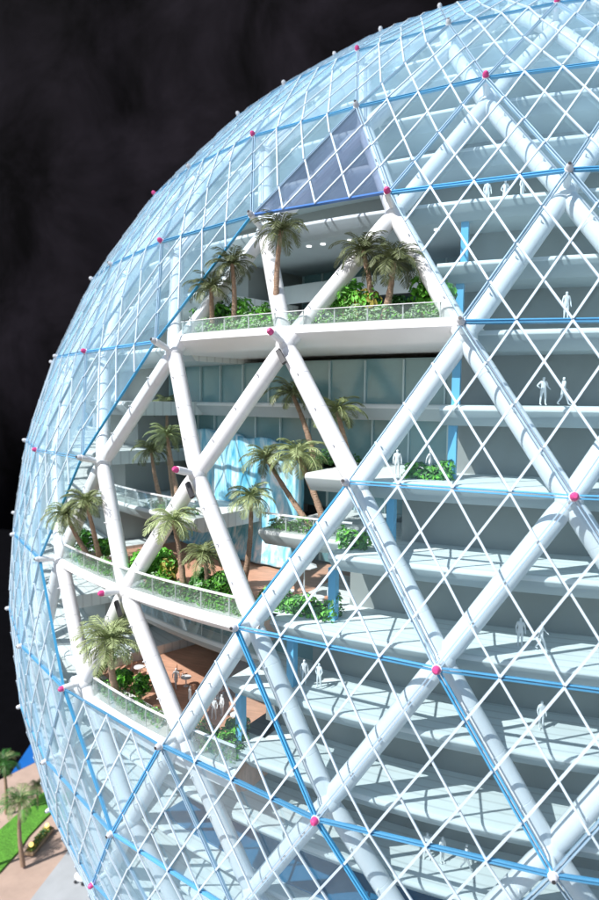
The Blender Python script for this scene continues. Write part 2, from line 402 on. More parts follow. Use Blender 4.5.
# struts: thick white tubes along every slanted edge
edges = set()
for k in range(len(NAMES)-1):
    for (row, j) in nodes:
        if row == NAMES[k]:
            for dj in (-.5, .5):
                if (NAMES[k+1], j+dj) in nodes: edges.add(((row, j), (NAMES[k+1], j+dj)))
def edge_seen(e):
    a, b = nodes[e[0]], nodes[e[1]]; c = (a+b)/2
    if (CAM-c).dot(c) < -0.02: return 0
    P, Q = proj(a), proj(b)
    if all(p[0] < -10 or p[0] > 610 or p[1] < -10 or p[1] > 910 for p in (P, Q)): return 0
    return math.hypot(P[0]-Q[0], P[1]-Q[1])/(CAM-c).length
edges = sorted(edges, key=lambda e: (-edge_seen(e), str(e)))
def strut_geo(e, mb):
    a, b = nodes[e[0]]*R_IN, nodes[e[1]]*R_IN
    r = 0.0083; d = (b-a).normalized(); L = (b-a).length
    pts, rs = [a], [r*0.8]
    for f in (0.06, 0.10, 0.248, 0.25, 0.252, 0.498, 0.5, 0.502, 0.748, 0.75, 0.752, 0.90, 0.94):
        pts.append(a.lerp(b, f)); rs.append(r*(0.96 if f in (0.25, 0.5, 0.75) else (0.93 if f in (0.06, 0.94) else 1)))
    pts.append(b); rs.append(r*0.8)
    mb.tube(pts, rs, 20)
    n = ((a+b)/2).normalized()
    for f in (0.25, 0.5, 0.75):         # little stand-off pins that carry the lattice
        p = a.lerp(b, f); mb.tube([p+n*(r*0.9), p+n*(r*0.9+0.004)], [0.0009, 0.0006], 8, 0)
ns = [e for e in edges if edge_seen(e) > 0][:96]
for e in ns:
    mb = MB(); strut_geo(e, mb); c = (nodes[e[0]]+nodes[e[1]])*0.5*R_IN
    dpart(mb, 'strut', [M_STRUT, M_GREY], smooth=True, origin=c)
mb = MB()
for e in edges[len(ns):]: strut_geo(e, mb)
o = dpart(mb, 'strut', [M_STRUT, M_GREY], smooth=True); o['kind'] = 'stuff'

# nodes: hub, outward pin and a coloured cap
PINKS = {('Z',.5),('Z',-1.5),('A',0),('A',-2),('A',-4),('B',-.5),('B',-2.5),('C',-1),('C',-3),('D',.5),('D',-1.5),('D',-3.5),('E',0),('E',-2),('F',-.5),('F',-2.5),('H',-2.5)}
cnt = 0; hubrest = MB()
for key in sorted(nodes, key=lambda q: (nodes[q]-CAM).length):
    d = nodes[key]; P = proj(d)
    vis = (CAM-d).dot(d) > -0.12 and -10 < P[0] < 610 and -10 < P[1] < 910 and cnt < 96
    mb = MB(); c = d*R_IN
    u = d.orthogonal().normalized()
    mb.ball(c, 0.0100, 0, 16, 10)
    mb.tube([c, d*0.9905, d*0.9908, d*1.0015], [0.0032, 0.0032, 0.0036, 0.0036], 14, 0)
    if key[0] in 'CDE' and key in (('C',-1), ('D',-1.5), ('E',-2)):     # dark steel bracket at the hub in the opening
        t = Vector((0, 0, -1)); t = (t-d*t.dot(d)).normalized(); s_ = d.cross(t)
        mb.bar(c+t*0.010+d*0.0105, c+(t+s_*0.45)*0.023+d*0.0105, d, 0.0045, 0.003, 2)
    if not vis:
        hubrest.v, hubrest.f, hubrest.m = hubrest.v, hubrest.f, hubrest.m
        hubrest.add([Vector(v) for v in mb.v], mb.f); hubrest.m[-len(mb.f):] = mb.m
        continue
    cnt += 1
    h = dpart(mb, 'node_hub', [M_STRUT, M_GREY, M_DARK], smooth=True, origin=c)
    cb = MB(); rr = 0.0030
    cb.tube([d*1.0012, d*1.0045, d*1.0065], [rr, rr, rr*0.5], 14)
    if key not in PINKS: cb.tube([d*1.004, d*1.0072], [0.0014, 0.0014], 10, 1)
    k = cb.build('end_cap', [M_PINK if key in PINKS else M_GREY, M_DARK], h, smooth=True, origin=c); k.location = (0, 0, 0)
if hubrest.v:
    o = dpart(hubrest, 'node_hub', [M_STRUT, M_GREY, M_DARK], smooth=True); o['kind'] = 'stuff'

# ---------------------------------------------------------------- floors
ZR = {n: math.sin(R_(l)) for n, l in zip(NAMES, LAT)}
LV = []
for k in range(len(NAMES)-1):
    LV.append((NAMES[k], ZR[NAMES[k]])); LV.append((NAMES[k]+'m', (ZR[NAMES[k]]+ZR[NAMES[k+1]])/2))
ZL = dict(LV); ORD = [n for n, _ in LV]
ZL['K'] = -0.6
def rim(z, R=0.963): return math.sqrt(R*R-z*z)
AZL, AZR = R_(-100), R_(70)
TH = 0.017
def slab(az0, az1, r_out, z, r_in, name='floor_slab', lip=0.0045, mats=None):
    mb = MB()
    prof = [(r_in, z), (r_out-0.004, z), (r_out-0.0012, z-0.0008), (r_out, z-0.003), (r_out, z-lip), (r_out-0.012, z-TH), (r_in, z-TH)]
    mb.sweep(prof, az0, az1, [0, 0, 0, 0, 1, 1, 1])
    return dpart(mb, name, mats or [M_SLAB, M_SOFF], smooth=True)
az = lambda j: LAM0+DL*j
# opening: per level (left azimuth, right azimuth)
OPN = {'Bm': (az(-2.05), az(-.2)), 'C': (az(-2), az(0)), 'Cm': (az(-2.6), az(-.1)), 'D': (az(-2.9), az(-.5)), 'Dm': (az(-3.2), az(-.62)),
       'E': (az(-3), az(-1)), 'Em': (az(-3.2), az(-1.2)), 'F': (az(-2.75), az(-1.25))}
DEEP = 0.19
SETB = {'B': .16, 'Bm': .15, 'C': .085, 'Cm': .13, 'D': .19, 'Dm': .19, 'E': .075, 'Em': .17}
for n in ORD:
    z = ZL[n]; r = rim(z)
    if r < 0.2: continue
    ri = max(0.05, r-0.16)
    if n in OPN:
        a0, a1 = OPN[n]
        slab(AZL, a0, r, z, ri); slab(a1, AZR, r, z, ri)
    else:
        slab(AZL, AZR, r, z, ri)
# open-corner floors
def oslab(n, a0, a1, back, r_in=None, **kw):
    z = ZL[n]; return slab(a0, a1, rim(z)-back, z, r_in or rim(z)-DEEP-0.05, **kw)
def planter_slab(n, a0, a1, r_out, dz=0, deck=True, drop=0.017, face=0.0065):
    """bold white rounded edge with a planting trough behind it"""
    z = ZL[n]+dz; mb = MB(); ri = rim(z)-DEEP-0.05
    prof = [(ri, z), (r_out-0.034, z), (r_out-0.034, z+0.004), (r_out-0.004, z+0.004), (r_out-0.001, z+0.002), (r_out, z-0.004),
            (r_out-0.003, z-face), (r_out-0.016, z-drop+0.002), (r_out-0.022, z-drop), (ri, z-drop)]
    mb.sweep(prof, a0, a1, [1 if deck else 0, 0, 0, 0, 0, 0, 0, 0, 0, 0])
    return dpart(mb, 'terrace_slab', [M_WHITE, M_DECK], smooth=True)
Rrim = lambda z, R: math.sqrt(R*R-z*z)
planter_slab('C', az(-2)-0.01, az(0)+0.012, Rrim(ZL['C'], 0.980), 0.006, False)
planter_slab('E', az(-3)-0.01, az(-1)+0.012, Rrim(ZL['E'], 0.982), -0.004)
aF1 = az_at(243, rim(ZL['F']), ZL['F'])
planter_slab('F', az(-2.75), aF1, Rrim(ZL['F'], 0.976), -0.012, True, 0.026, 0.018)
oslab('F', aF1, OPN['F'][1], 0.03)
slab(*OPN['Bm'], rim(ZL['Bm'])-0.13, ZL['Bm']+0.022, rim(ZL['Bm'])-DEEP-.05, lip=.024)
oslab('Cm', *OPN['Cm'], 0.10)
aD = az_at(309, rim(ZL['D'])-0.02, ZL['D'])
oslab('D', aD, OPN['D'][1], 0.012)
aDl = az_at(196, rim(ZL['D'])-0.07, ZL['D'])
oslab('D', OPN['D'][0], az_at(146, rim(ZL['D'])-0.08, ZL['D']), 0.08)
aDm = az_at(197, rim(ZL['Dm'])-0.05, ZL['Dm'])
oslab('Dm', OPN['Dm'][0], aDm, 0.045)
aM = az_at(258, rim(ZL['Dm'])-0.05, ZL['Dm'])
oslab('Dm', aM, OPN['Dm'][1], 0.05)
oslab('Em', *OPN['Em'], 0.06)

# walls between floors
POSTS = {'B': 467, 'Bm': 462, 'C': 459, 'Cm': 455, 'D': 396, 'Dm': 340, 'E': 300, 'Em': 250}
inner = MB()
for i in range(len(ORD)):
    n = ORD[i]; n2 = ORD[i+1] if i+1 < len(ORD) else 'K'
    zt, zb = ZL[n]-TH, ZL[n2]
    r = min(rim(ZL[n]), rim(ZL[n2]) if n2 != 'K' else .75)
    if r < 0.12: continue
    rw = r-0.062
    th = 0.006
    def wall(a0, a1, rr, m, nm):
        mb = MB(); mb.sweep([(rr, zb), (rr, zt+0.001), (rr-th, zt+0.001), (rr-th, zb)], a0, a1, [0])
        return dpart(mb, nm, m, smooth=True)
    if n in POSTS:
        aR = az_at(POSTS[n], rw+0.03, (zt+zb)/2)
        aL = az(-3.25) if n not in ('B', 'Bm') else az(-2.3)
        wall(AZL, aL, rw, M_WALL, 'core_wall'); wall(aR, AZR, rw, M_WALL, 'core_wall')
        rd = rim(ZL[n])-SETB[n]
        w_ = wall(aL, aR, rd, M_TEAL, 'glazed_wall')
        a = aL+0.01
        while a < aR:
            c = pol(rd+0.001, a, (zt+zb)/2); ra = pol(1, a, 0)
            mm = MB(); mm.box(c, ra*0.0016, Vector((math.cos(a), math.sin(a), 0))*0.0009, Vector((0, 0, (zt-zb)/2-0.0005)))
            mo = mm.build('mullion', M_MULL, w_); mo.location = (0, 0, 0)
            a += 0.052
        # radial side walls closing the recess
        for aa, sgn in ((aR, -1), (aL, 1)):
            sw = MB(); t = Vector((math.cos(aa), math.sin(aa), 0)); ra = pol(1, aa, 0)
            sw.box(pol((rd+rw)/2, aa, (zt+zb)/2), ra*((rw-rd)/2), t*0.003, Vector((0, 0, (zt-zb)/2)))
            dpart(sw, 'side_wall', M_WALL)
        # light blue vertical fin where the glazing meets the recess
        pf = MB(); ra = pol(1, aR, 0); t = Vector((math.cos(aR), math.sin(aR), 0))
        pf.box(pol(rw+0.044, aR, (zt+zb)/2), ra*0.004, t*0.0034, Vector((0, 0, (zt-zb)/2+0.0004)))
        dpart(pf, 'blue_post', M_POST)
    else:
        if n == 'Fm':
            wall(AZL, az(-1.5), rw, M_WALL, 'core_wall'); wall(az(-1.5), AZR, rw, M_POOL, 'core_wall')
        else:
            wall(AZL, AZR, rw, M_WALL, 'core_wall')
# dark core so that no light comes through from the back
cb = MB(); cb.sweep([(0.70, -0.6), (0.70, 0.35), (0.6, 0.55), (0.42, 0.75), (0.2, 0.88), (0.0, 0.90), (0.0, -0.6)], 0, 2*math.pi, [0], closed=False, step=6)
dpart(cb, 'core', M_WALL, smooth=True)
# blue pool on a low level
for nm, a0, a1 in (('G', az(-1.9), AZR),):
    z = ZL[nm]; mb = MB(); r = rim(z)
    mb.sweep([(r-0.12, z+0.0025), (r-0.014, z+0.0025), (r-0.014, z+0.0006), (r-0.12, z+0.0006)], a0, a1, [0])
    dpart(mb, 'pool_floor', M_POOL, smooth=True)
# waterfall on the back of the atrium
wf = MB(); n_a, n_z = 60, 40; rw0 = rim(ZL['D'])-DEEP
aw0, aw1 = az_at(188, rw0+0.05, 0.2), az_at(296, rw0+0.05, 0.2)
zt, zb = ZL['Cm']-0.035, ZL['E']
vs = []
for i in range(n_a+1):
    for k in range(n_z+1):
        f, g = i/n_a, k/n_z
        rr = rw0+0.05+0.0016*math.sin(f*19+2*math.sin(g*3+f*4))+0.0012*math.sin(f*47+2+g*4)+0.020*(1-g)**4
        ztop = zt-0.012*f-0.002*math.sin(f*23)
        vs.append(pol(rr, aw0+(aw1-aw0)*f, zb+(ztop-zb)*g))
fs = [(i*(n_z+1)+k, (i+1)*(n_z+1)+k, (i+1)*(n_z+1)+k+1, i*(n_z+1)+k+1) for i in range(n_a) for k in range(n_z)]
wf.add(vs, fs); o = dpart(wf, 'waterfall', M_WATER, smooth=True)
m_ = o.modifiers.new('thick', 'SOLIDIFY'); m_.thickness = 0.012; m_.offset = 1 if False else -1
# downlights under the beam above the opening
for px in (309, 323, 437, 350):
    z = ZL['B']-TH-0.0012; p = on_ring(px, rim(ZL['B'])-0.03, z)
    mb = MB(); mb.tube([p, p+Vector((0, 0, 0.0018))], [0.003, 0.003], 12)
    dpart(mb, 'downlight', M_SPOT)

# ---------------------------------------------------------------- balustrades (part of the building)
def balustrade(r, z, a0, a1, h=0.021, step=0.035, rr=.0016):
    g = MB(); g.sweep([(r, z), (r, z+h), (r-0.0008, z+h), (r-0.0008, z)], a0, a1, [0]); gl = dpart(g, 'balustrade', M_RAIL, smooth=True)
    m = MB(); m.sweep([(r+0.0006, z+h), (r+0.0006, z+h+rr), (r-0.0014, z+h+rr), (r-0.0014, z+h)], a0, a1, [0])
    a = a0
    while a <= a1+1e-6:
        m.tube([pol(r-0.0018, a, z), pol(r-0.0018, a, z+h)], [0.0007, 0.0007], 6); a += step
    k = m.build('handrail', M_WHITE, gl, smooth=True); k.location = (0, 0, 0)
for n, a0, a1, RR in (('C', az(-1.93), az(-.06), 0.980), ('E', az(-2.95), az(-1.03), 0.980)):
    balustrade(Rrim(ZL[n], RR)-0.002, ZL[n]+(0.010 if n == 'C' else 0.0), a0, a1, h=0.012 if n == 'C' else 0.018, rr=.0006 if n == 'C' else .0016)
balustrade(Rrim(ZL['F'], 0.976)-0.002, ZL['F']-0.008, az(-2.6), aF1, h=0.020)
balustrade(rim(ZL['Dm'])-0.047, ZL['Dm'], OPN['Dm'][0], aDm, h=0.018)
balustrade(rim(ZL['Dm'])-0.052, ZL['Dm'], aM, OPN['Dm'][1], h=0.016)
balustrade(rim(ZL['Em'])-0.062, ZL['Em'], OPN['Em'][0], OPN['Em'][1], h=0.02)

# ================================================================== plants
def leaf_mass(pts_fn, n, size, mb, mis=(0,)):
    for _ in range(n):
        p, nrm = pts_fn()
        u = Vector((random.gauss(0, 1), random.gauss(0, 1), random.gauss(0, 1))).normalized()
        nn = (nrm*1.2+u*0.8).normalized(); t = nn.cross(u).normalized(); b = nn.cross(t)
        s = size*random.uniform(.6, 1.3)
        mb.add([p-t*s, p-b*s*.45+nn*s*.15, p+t*s, p+b*s*.45+nn*s*.15], [(0, 1, 2, 3)], random.choice(mis))
def shrub(loc, r, h, label, mats, group=None, n=420, size=0.0030):
    root = empty('shrub', loc, label, 'shrub', group)
    lobes = []
    for _ in range(6):
        a = random.uniform(0, 6.28); q = random.uniform(0.1, .6)*r
        lobes.append((Vector((q*math.cos(a), q*math.sin(a), h*random.uniform(.35, .75))), r*random.uniform(.35, .6)))
    def fn():
        c, rr = random.choice(lobes)
        d = Vector((random.gauss(0, 1), random.gauss(0, 1), random.gauss(0, 1)+.2)).normalized()
        return c+Vector((d.x, d.y, d.z*h/r*.8))*rr*random.uniform(.6, 1.0), d
    mb = MB(); leaf_mass(fn, n, size, mb, tuple(range(len(mats))))
    f = mb.build('foliage', mats, root)
    st = MB()
    for c, rr in lobes: st.tube([Vector((0, 0, 0)), c*0.5+Vector((0, 0, h*.05)), c], [0.0012, .0009, .0005], 5)
    st.build('stem', M_TRUNK, root)
    return root
def hedge(r, z, a0, a1, h, wdt, label, mats, size=0.0020, dens=1.0, lvl=None):
    L = abs(a1-a0)*r; n = int(dens*L*h*7.5e5)
    am = (a0+a1)/2; loc = pol(r, am, z)
    def fn():
        a = random.uniform(a0, a1); d = random.uniform(-1, 1); g = random.random()
        hh = h*(0.8+0.25*math.sin(a*190)+0.2*math.sin(a*83+1))
        p = pol(r+wdt/2*d*(1-0.35*g*g), a, z+hh*g); return p-loc, (pol(1, a, 0)*d+Vector((0, 0, g*.9))).normalized()
    mb = MB(); leaf_mass(fn, n, size, mb, tuple(range(len(mats))))
    o = mb.build('hedge', mats); o.location = loc
    return tag(o, label, 'hedge', 'hedges planted along the terrace edges')

def palm_geo(base, top, fr_len, nf, fr_mats, seed, droop=1.0):
    rnd = random.Random(seed)
    tr, cr_ = MB(), MB()
    H = (top-base).length; mid = (base+top)/2; side = (top-base).cross(Vector((rnd.uniform(-1, 1), rnd.uniform(-1, 1), 0.2)))
    bend = side.normalized()*H*0.03
    N = 14; pts = []; rs = []
    r0 = 0.0030*fr_len/0.036
    for i in range(N+1):
        f = i/N; pts.append(base.lerp(top, f)+bend*math.sin(math.pi*f))
        rs.append(r0*(1.25-0.55*f)*(1.10 if i % 2 else 0.95)*(1.35 if i == N else 1))
    tr.tube(pts, rs, 9)
    for i in range(nf):
        az_ = 2*math.pi*(i*0.618+rnd.uniform(-.03, .03)); g = i/nf
        el = R_(72-95*g+rnd.uniform(-8, 8))
        L = fr_len*rnd.uniform(.85, 1.1)*(0.8+0.2*math.sin(math.pi*g))
        h = Vector((math.cos(az_), math.sin(az_), 0)); p = top.copy(); e = el; ns_ = 9; st = L/ns_
        sp_ = [p.copy()]; dirs = []
        for k in range(ns_):
            d = h*math.cos(e)+Vector((0, 0, math.sin(e))); p = p+d*st; sp_.append(p.copy()); dirs.append(d); e -= R_(9.5*droop)*(0.6+k*0.14)
        cr_.tube(sp_, [0.0008*(1-.07*k) for k in range(ns_+1)], 4, 0)
        mi = rnd.randrange(len(fr_mats))
        for k in range(1, ns_*2+1):
            f = k/(ns_*2); q = min(ns_-1, int(f*ns_)); P = sp_[q].lerp(sp_[q+1], f*ns_-q if q < ns_ else 1)
            d = dirs[q]; s_ = d.cross(Vector((0, 0, 1)));
            if s_.length < 1e-3: s_ = Vector((1, 0, 0))
            s_.normalize(); upv = s_.cross(d)
            ll = L*0.36*math.sin(math.pi*(0.18+0.75*f))**0.8
            for sg in (-1, 1):
                dd = (s_*sg*0.75+d*0.75-upv*rnd.uniform(0.05, .35)+Vector((0, 0, rnd.uniform(-.15, .1)))).normalized()
                wv = d.cross(dd).cross(dd).normalized()*L*0.016
                tip = P+dd*ll
                cr_.add([P-wv*.4, P+dd*ll*.45-wv, tip, P+dd*ll*.45+wv], [(0, 1, 2, 3)], mi)
    return tr, cr_
PALM_N = 0
def palm(bp, crown_px, label, tone='m', fl=0.036, nf=34, group='palms on the dome terraces', r_top=None, droop=1.0):
    """bp: base point in the world; crown_px: where the crown's heart shows, used to find the trunk's height and lean at the same distance from the dome axis"""
    global PALM_N; PALM_N += 1
    if r_top is None: r_top = math.hypot(bp.x, bp.y)+0.004
    fl *= 0.93; top = on_cyl(*crown_px, r_top)
    fm = {'m': [M_FROND_M, M_FROND_D], 'l': [M_FROND_L, M_FROND_M], 'd': [M_FROND_D]}[tone]
    tr, cw = palm_geo(Vector((0, 0, 0)), top-bp, fl, nf, fm, PALM_N*13, droop)
    root = empty('palm_tree', bp, label, 'palm tree', group)
    tr.build('trunk', M_TRUNK, root, smooth=True); cw.build('crown', fm, root)
    return root
zC, zD, zDm, zE, zF = ZL['C']+0.010, ZL['D'], ZL['Dm'], ZL['E'], ZL['F']-0.008
rC, rE, rF = Rrim(zC, .98), Rrim(zE, .98), Rrim(zF, .975)
palm(on_ring(277, rC-0.020, zC), (281, 230), 'tallest dark palm of the uppermost terrace, standing beside the steep white tube', 'd', .036, 26)
palm(on_ring(233, rC-0.022, zC), (232, 264), 'dark palm at the left end of the uppermost terrace, the taller of the close pair', 'd', .034, 24)
palm(on_ring(213, rC-0.018, zC), (211, 288), 'short dark palm at the far left of the uppermost terrace, among bright bushes', 'd', .034, 24)
palm(on_ring(374, rC-0.026, zC), (363, 250), 'dark palm leaning left on the uppermost terrace in front of a slanted tube', 'd', .036, 24)
palm(on_ring(383, rC-0.022, zC), (394, 261), 'dark brownish palm leaning right at the right half of the uppermost terrace', 'd', .038, 28, droop=1.1)
rD = rim(zD)
palm(on_ring(315, rD-0.10, zD), (292, 393), 'dark palm leaning left against the pale band, highest in the middle of the opening', 'm', .036, 22)
palm(on_ring(350, rD-0.08, zD), (337, 411), 'palm half hidden by the bright tube at the right of the opening', 'm', .036, 22)
rDm = rim(zDm)
palm(on_ring(313, rDm-0.075, zDm), (266, 458), 'slim palm with a long trunk leaning left in front of the waterfall', 'm', .034, 22)
palm(on_ring(328, rDm-0.070, zDm), (297, 455), 'large pale palm with a long trunk leaning left, right of the waterfall', 'l', .040, 28)
palm(on_ring(243, rE-0.075, zE), (251, 497), 'upright pale palm standing straight in front of the waterfall', 'l', .034, 24)
palm(on_ring(180, rDm-0.07, zDm), (167, 435), 'pale palm on the left setback balcony, brightest of the three there', 'l', .034, 24)
palm(on_ring(163, rDm-0.06, zDm), (151, 450), 'dark leaning palm on the left setback balcony', 'd', .032, 20)
palm(on_ring(174, rDm-0.11, zDm), (167, 403), 'dark palm high at the back of the left balcony, mostly behind the tube', 'd', .030, 18)
palm(on_ring(184, rE-0.018, zE), (173, 520), 'palm with spread fronds in the middle of the curved planter below the slanted tube', 'l', .036, 24)
palm(on_ring(207, rE-0.022, zE), (204, 554), 'small palm at the right end of the curved planter among deep green bushes', 'm', .030, 22)
palm(on_ring(96, rE-0.018, zE), (66, 514), 'palm leaning far left at the left end of the curved planter', 'm', .034, 26, r_top=rE+.012)
palm(on_ring(101, rE-0.022, zE), (86, 502), 'palm rising above its leaning neighbour at the left end of the curved planter', 'm', .034, 26, r_top=rE)
palm(on_ring(118, rF-0.016, zF), (110, 640), 'bushy pale green palm on the lowest terrace beside the brown deck', 'l', .045, 38, droop=.75, r_top=.985)

# hedges
hm = [M_HEDGE, M_LEAF]
hedge(rC-0.014, zC, az(-1.93), az(-1.04), .015, .016, 'sage green hedge along the left half of the uppermost terrace', [M_HEDGE, M_HEDGE, M_LEAF])
hedge(rC-0.014, zC, az(-.96), az(-.06), .015, .016, 'sage green hedge along the right half of the uppermost terrace', [M_HEDGE, M_HEDGE, M_LEAF])
hedge(rE-0.014, zE, az(-2.92), az(-2.06), .017, .015, 'low hedge on the curved planter left of the steep tube', hm)
hedge(rE-0.014, zE, az(-1.95), az(-1.06), .018, .015, 'low hedge on the curved planter right of the steep tube', hm)
hedge(rF-0.014, zF, az(-2.6), az(-1.72), .014, .015, 'low hedge behind the curved railing of the lowest terrace', hm)
hedge(rF-0.016, zF, az(-1.62), aF1-0.005, .022, .020, 'deep green hedge in the railed corner of the lowest terrace', [M_LEAFD, M_LEAF])
hedge(rim(zDm)-0.066, zDm, aM+.005, az_at(330, rim(zDm)-.06, zDm), .013, .018, 'hedge on the white balcony right of the waterfall', [M_LEAFD, M_LEAF])
aa = az_at(255, rim(ZL['E'])-0.02, zE)
hedge(rim(ZL['E'])-0.03, ZL['E'], aa, az_at(338, rim(ZL['E'])-.03, zE), .020, .026, 'thick deep green hedge behind glass left of the blue post', [M_LEAFD, M_LEAF], size=.003)
hedge(rim(ZL['D'])-0.028, ZL['D'], az_at(402, rim(zD)-.02, zD), az_at(452, rim(zD)-.02, zD), .014, .020, 'short green hedge behind glass in front of the pale figures', [M_LEAFD, M_LEAF], size=.003)
hedge(rim(zDm)-0.03, zDm, az_at(340, rim(zDm)-.03, zDm), az_at(368, rim(zDm)-.03, zDm), .016, .022, 'small green hedge on the slab end beside the lower blue post', [M_LEAFD, M_LEAF], size=.003)
hedge(rim(zD)-0.10, zD, az_at(310, rim(zD)-.1, zD), az_at(360, rim(zD)-.1, zD), .013, .02, 'dark hedge at the feet of the two palms behind the bright tube', [M_LEAFD])
hedge(rim(zDm)-0.06, zDm, az_at(150, rim(zDm)-.06, zDm), az_at(194, rim(zDm)-.06, zDm), .010, .015, 'low hedge on the left setback balcony', [M_LEAFD, M_LEAF])

# bushes
G = 'bushes on the terraces'
def sh(px, r, z, rad, h, label, ms, n=420): shrub(on_ring(px, r, z), rad*1.12, h*1.12, label, ms, G, int(n*1.4), size=random.choice((.0026, .0032, .0038)))
sh(258, rC-0.04, zC, .017, .026, 'bright green bush left of the tall trunk on the uppermost terrace', [M_LEAF])
sh(241, rC-0.035, zC, .018, .030, 'bright green bush below the taller palm of the upper left pair', [M_LEAF])
sh(222, rC-0.035, zC, .016, .034, 'deep green bush wrapped around the short upper left palm', [M_LEAF, M_LEAFD])
sh(202, rC-0.030, zC, .016, .026, 'green bush at the pointed left end of the uppermost terrace', [M_LEAF, M_LEAFD])
sh(342, rC-0.032, zC, .017, .030, 'bright bush left of the yellowish one on the uppermost terrace', [M_LEAF])
sh(352, rC-0.045, zC, .016, .040, 'tall bright bush at the back of the uppermost terrace', [M_LEAF])
sh(366, rC-0.030, zC, .016, .028, 'yellowish bush at the feet of the two leaning palms', [M_LEAFY, M_LEAF])
sh(402, rC-0.034, zC, .011, .020, 'small dark bush beside the pale figure on the uppermost terrace', [M_LEAFD])
sh(424, rC-0.038, zC, .016, .040, 'tall bright green bush near the right point of the uppermost terrace', [M_LEAF])
sh(436, rC-0.030, zC, .014, .028, 'bright bush at the right point of the uppermost terrace', [M_LEAF])
sh(84, rE-0.030, zE, .016, .030, 'deep green bush under the leaning palm at the left planter end', [M_LEAF, M_LEAFD])
sh(104, rE-0.036, zE, .015, .022, 'green bush beside the steep tube on the left curved planter', [M_LEAF, M_LEAFD])
sh(148, rE-0.030, zE, .018, .030, 'large bright green bush left of the middle palm on the curved planter', [M_LEAF], 520)
sh(160, rE-0.032, zE, .017, .036, 'tall bright green bush behind the middle of the curved planter', [M_LEAF], 520)
sh(171, rE-0.026, zE, .011, .026, 'yellow green bush at the foot of the middle palm', [M_LEAFY, M_LEAF])
sh(198, rE-0.026, zE, .014, .022, 'dark bush right of the middle palm on the curved planter', [M_LEAFD])
sh(221, rE-0.026, zE, .016, .030, 'deep green bush at the right end of the curved planter', [M_LEAF, M_LEAFD], 520)
sh(100, rF-0.030, zF, .016, .030, 'yellow flowering bush left of the bushy pale palm', [M_LEAFY, M_LEAF, M_LEAFD])
sh(122, rF-0.028, zF, .015, .022, 'deep green bush at the foot of the bushy pale palm', [M_LEAFD, M_LEAF])
sh(140, rF-0.030, zF, .015, .024, 'deep green bush before the brown deck', [M_LEAFD, M_LEAF])
sh(232, rF-0.030, zF, .017, .022, 'dark green bush at the railing corner of the lowest terrace', [M_LEAFD, M_LEAF])

# ================================================================== people (white scale figures)
def fig_mesh(pose):
    """one continuous skinned body, 1.75 tall, in metres of the figure's own scale"""
    P = {'stand': dict(fl=(-.10, .02, 0), fr=(.10, -.03, 0), kl=(-.10, .0, .5), kr=(.10, 0, .5), el=(-.25, .02, 1.12), er=(.26, .02, 1.12), hl=(-.24, -.10, .88), hr=(.27, -.06, .86)),
         'walk': dict(fl=(-.09, -.32, .02), fr=(.09, .30, .05), kl=(-.09, -.18, .5), kr=(.09, .06, .5), el=(-.25, .12, 1.14), er=(.25, -.14, 1.14), hl=(-.25, .16, .90), hr=(.24, -.32, .98)),
         'akimbo': dict(fl=(-.17, 0, 0), fr=(.16, 0, 0), kl=(-.14, 0, .5), kr=(.13, -.02, .5), el=(-.38, .06, 1.18), er=(.27, 0, 1.13), hl=(-.20, -.06, 1.02), hr=(.30, -.22, 1.0)),
         'sit': dict(fl=(-.10, -.42, .02), fr=(.10, -.42, .02), kl=(-.11, -.42, .47), kr=(.11, -.42, .47), el=(-.26, -.10, .74), er=(.26, -.10, .74), hl=(-.16, -.36, .62), hr=(.16, -.36, .62))}[pose]
    dz = -0.42 if pose == 'sit' else 0.0
    V = lambda x, y, z: Vector((x, y, z))
    vs, es, rs = [], [], []
    def add(p, r, par=None):
        vs.append(Vector(p)); rs.append(r); i = len(vs)-1
        if par is not None: es.append((par, i))
        return i
    pel = add((0, 0, .95+dz), .15)
    ab = add((0, 0, 1.12+dz), .135, pel); ch = add((0, .0, 1.32+dz), .16, ab); nb = add((0, 0, 1.46+dz), .075, ch)
    nk = add((0, -.01, 1.53+dz), .058, nb); hd = add((0, -.02, 1.62+dz), .095, nk); ht = add((0, -.01, 1.71+dz), .075, hd)
    for s, f, k, e, h in ((-1, 'fl', 'kl', 'el', 'hl'), (1, 'fr', 'kr', 'er', 'hr')):
        sh_ = add((s*.17, 0, 1.41+dz), .07, ch); el = add(P[e], .048, sh_); hn = add(P[h], .032, el)
        hp = Vector(P[h])+(Vector(P[h])-Vector(P[e])).normalized()*.10; add(hp, .024, hn)
        th_ = add((s*.10, 0 if pose != 'sit' else -.04, .86+dz), .098, pel); kn = add(P[k], .066, th_)
        an = add((Vector(P[f])+Vector((0, 0.02, .09)))[:], .042, kn); add((Vector(P[f])+Vector((0, -.14, .035)))[:], .036, an)
    me = bpy.data.meshes.new('body'); me.from_pydata(vs, es, []); me.update()
    o = bpy.data.objects.new('tmp', me); COL.objects.link(o)
    sk = o.modifiers.new('skin', 'SKIN'); sk.use_smooth_shade = True
    for i, r in enumerate(rs): me.skin_vertices[0].data[i].radius = (r, r*.8 if i in (0, 1, 2) else r)
    me.skin_vertices[0].data[0].use_root = True
    sb = o.modifiers.new('sub', 'SUBSURF'); sb.levels = 1; sb.render_levels = 1
    dg = bpy.context.evaluated_depsgraph_get(); dg.update()
    m2 = bpy.data.meshes.new_from_object(o.evaluated_get(dg)); bpy.data.objects.remove(o)
    m2.materials.clear(); m2.materials.append(M_FIG)
    return m2
FM = {p: fig_mesh(p) for p in ('stand', 'walk', 'akimbo', 'sit')}
FS = 0.0136
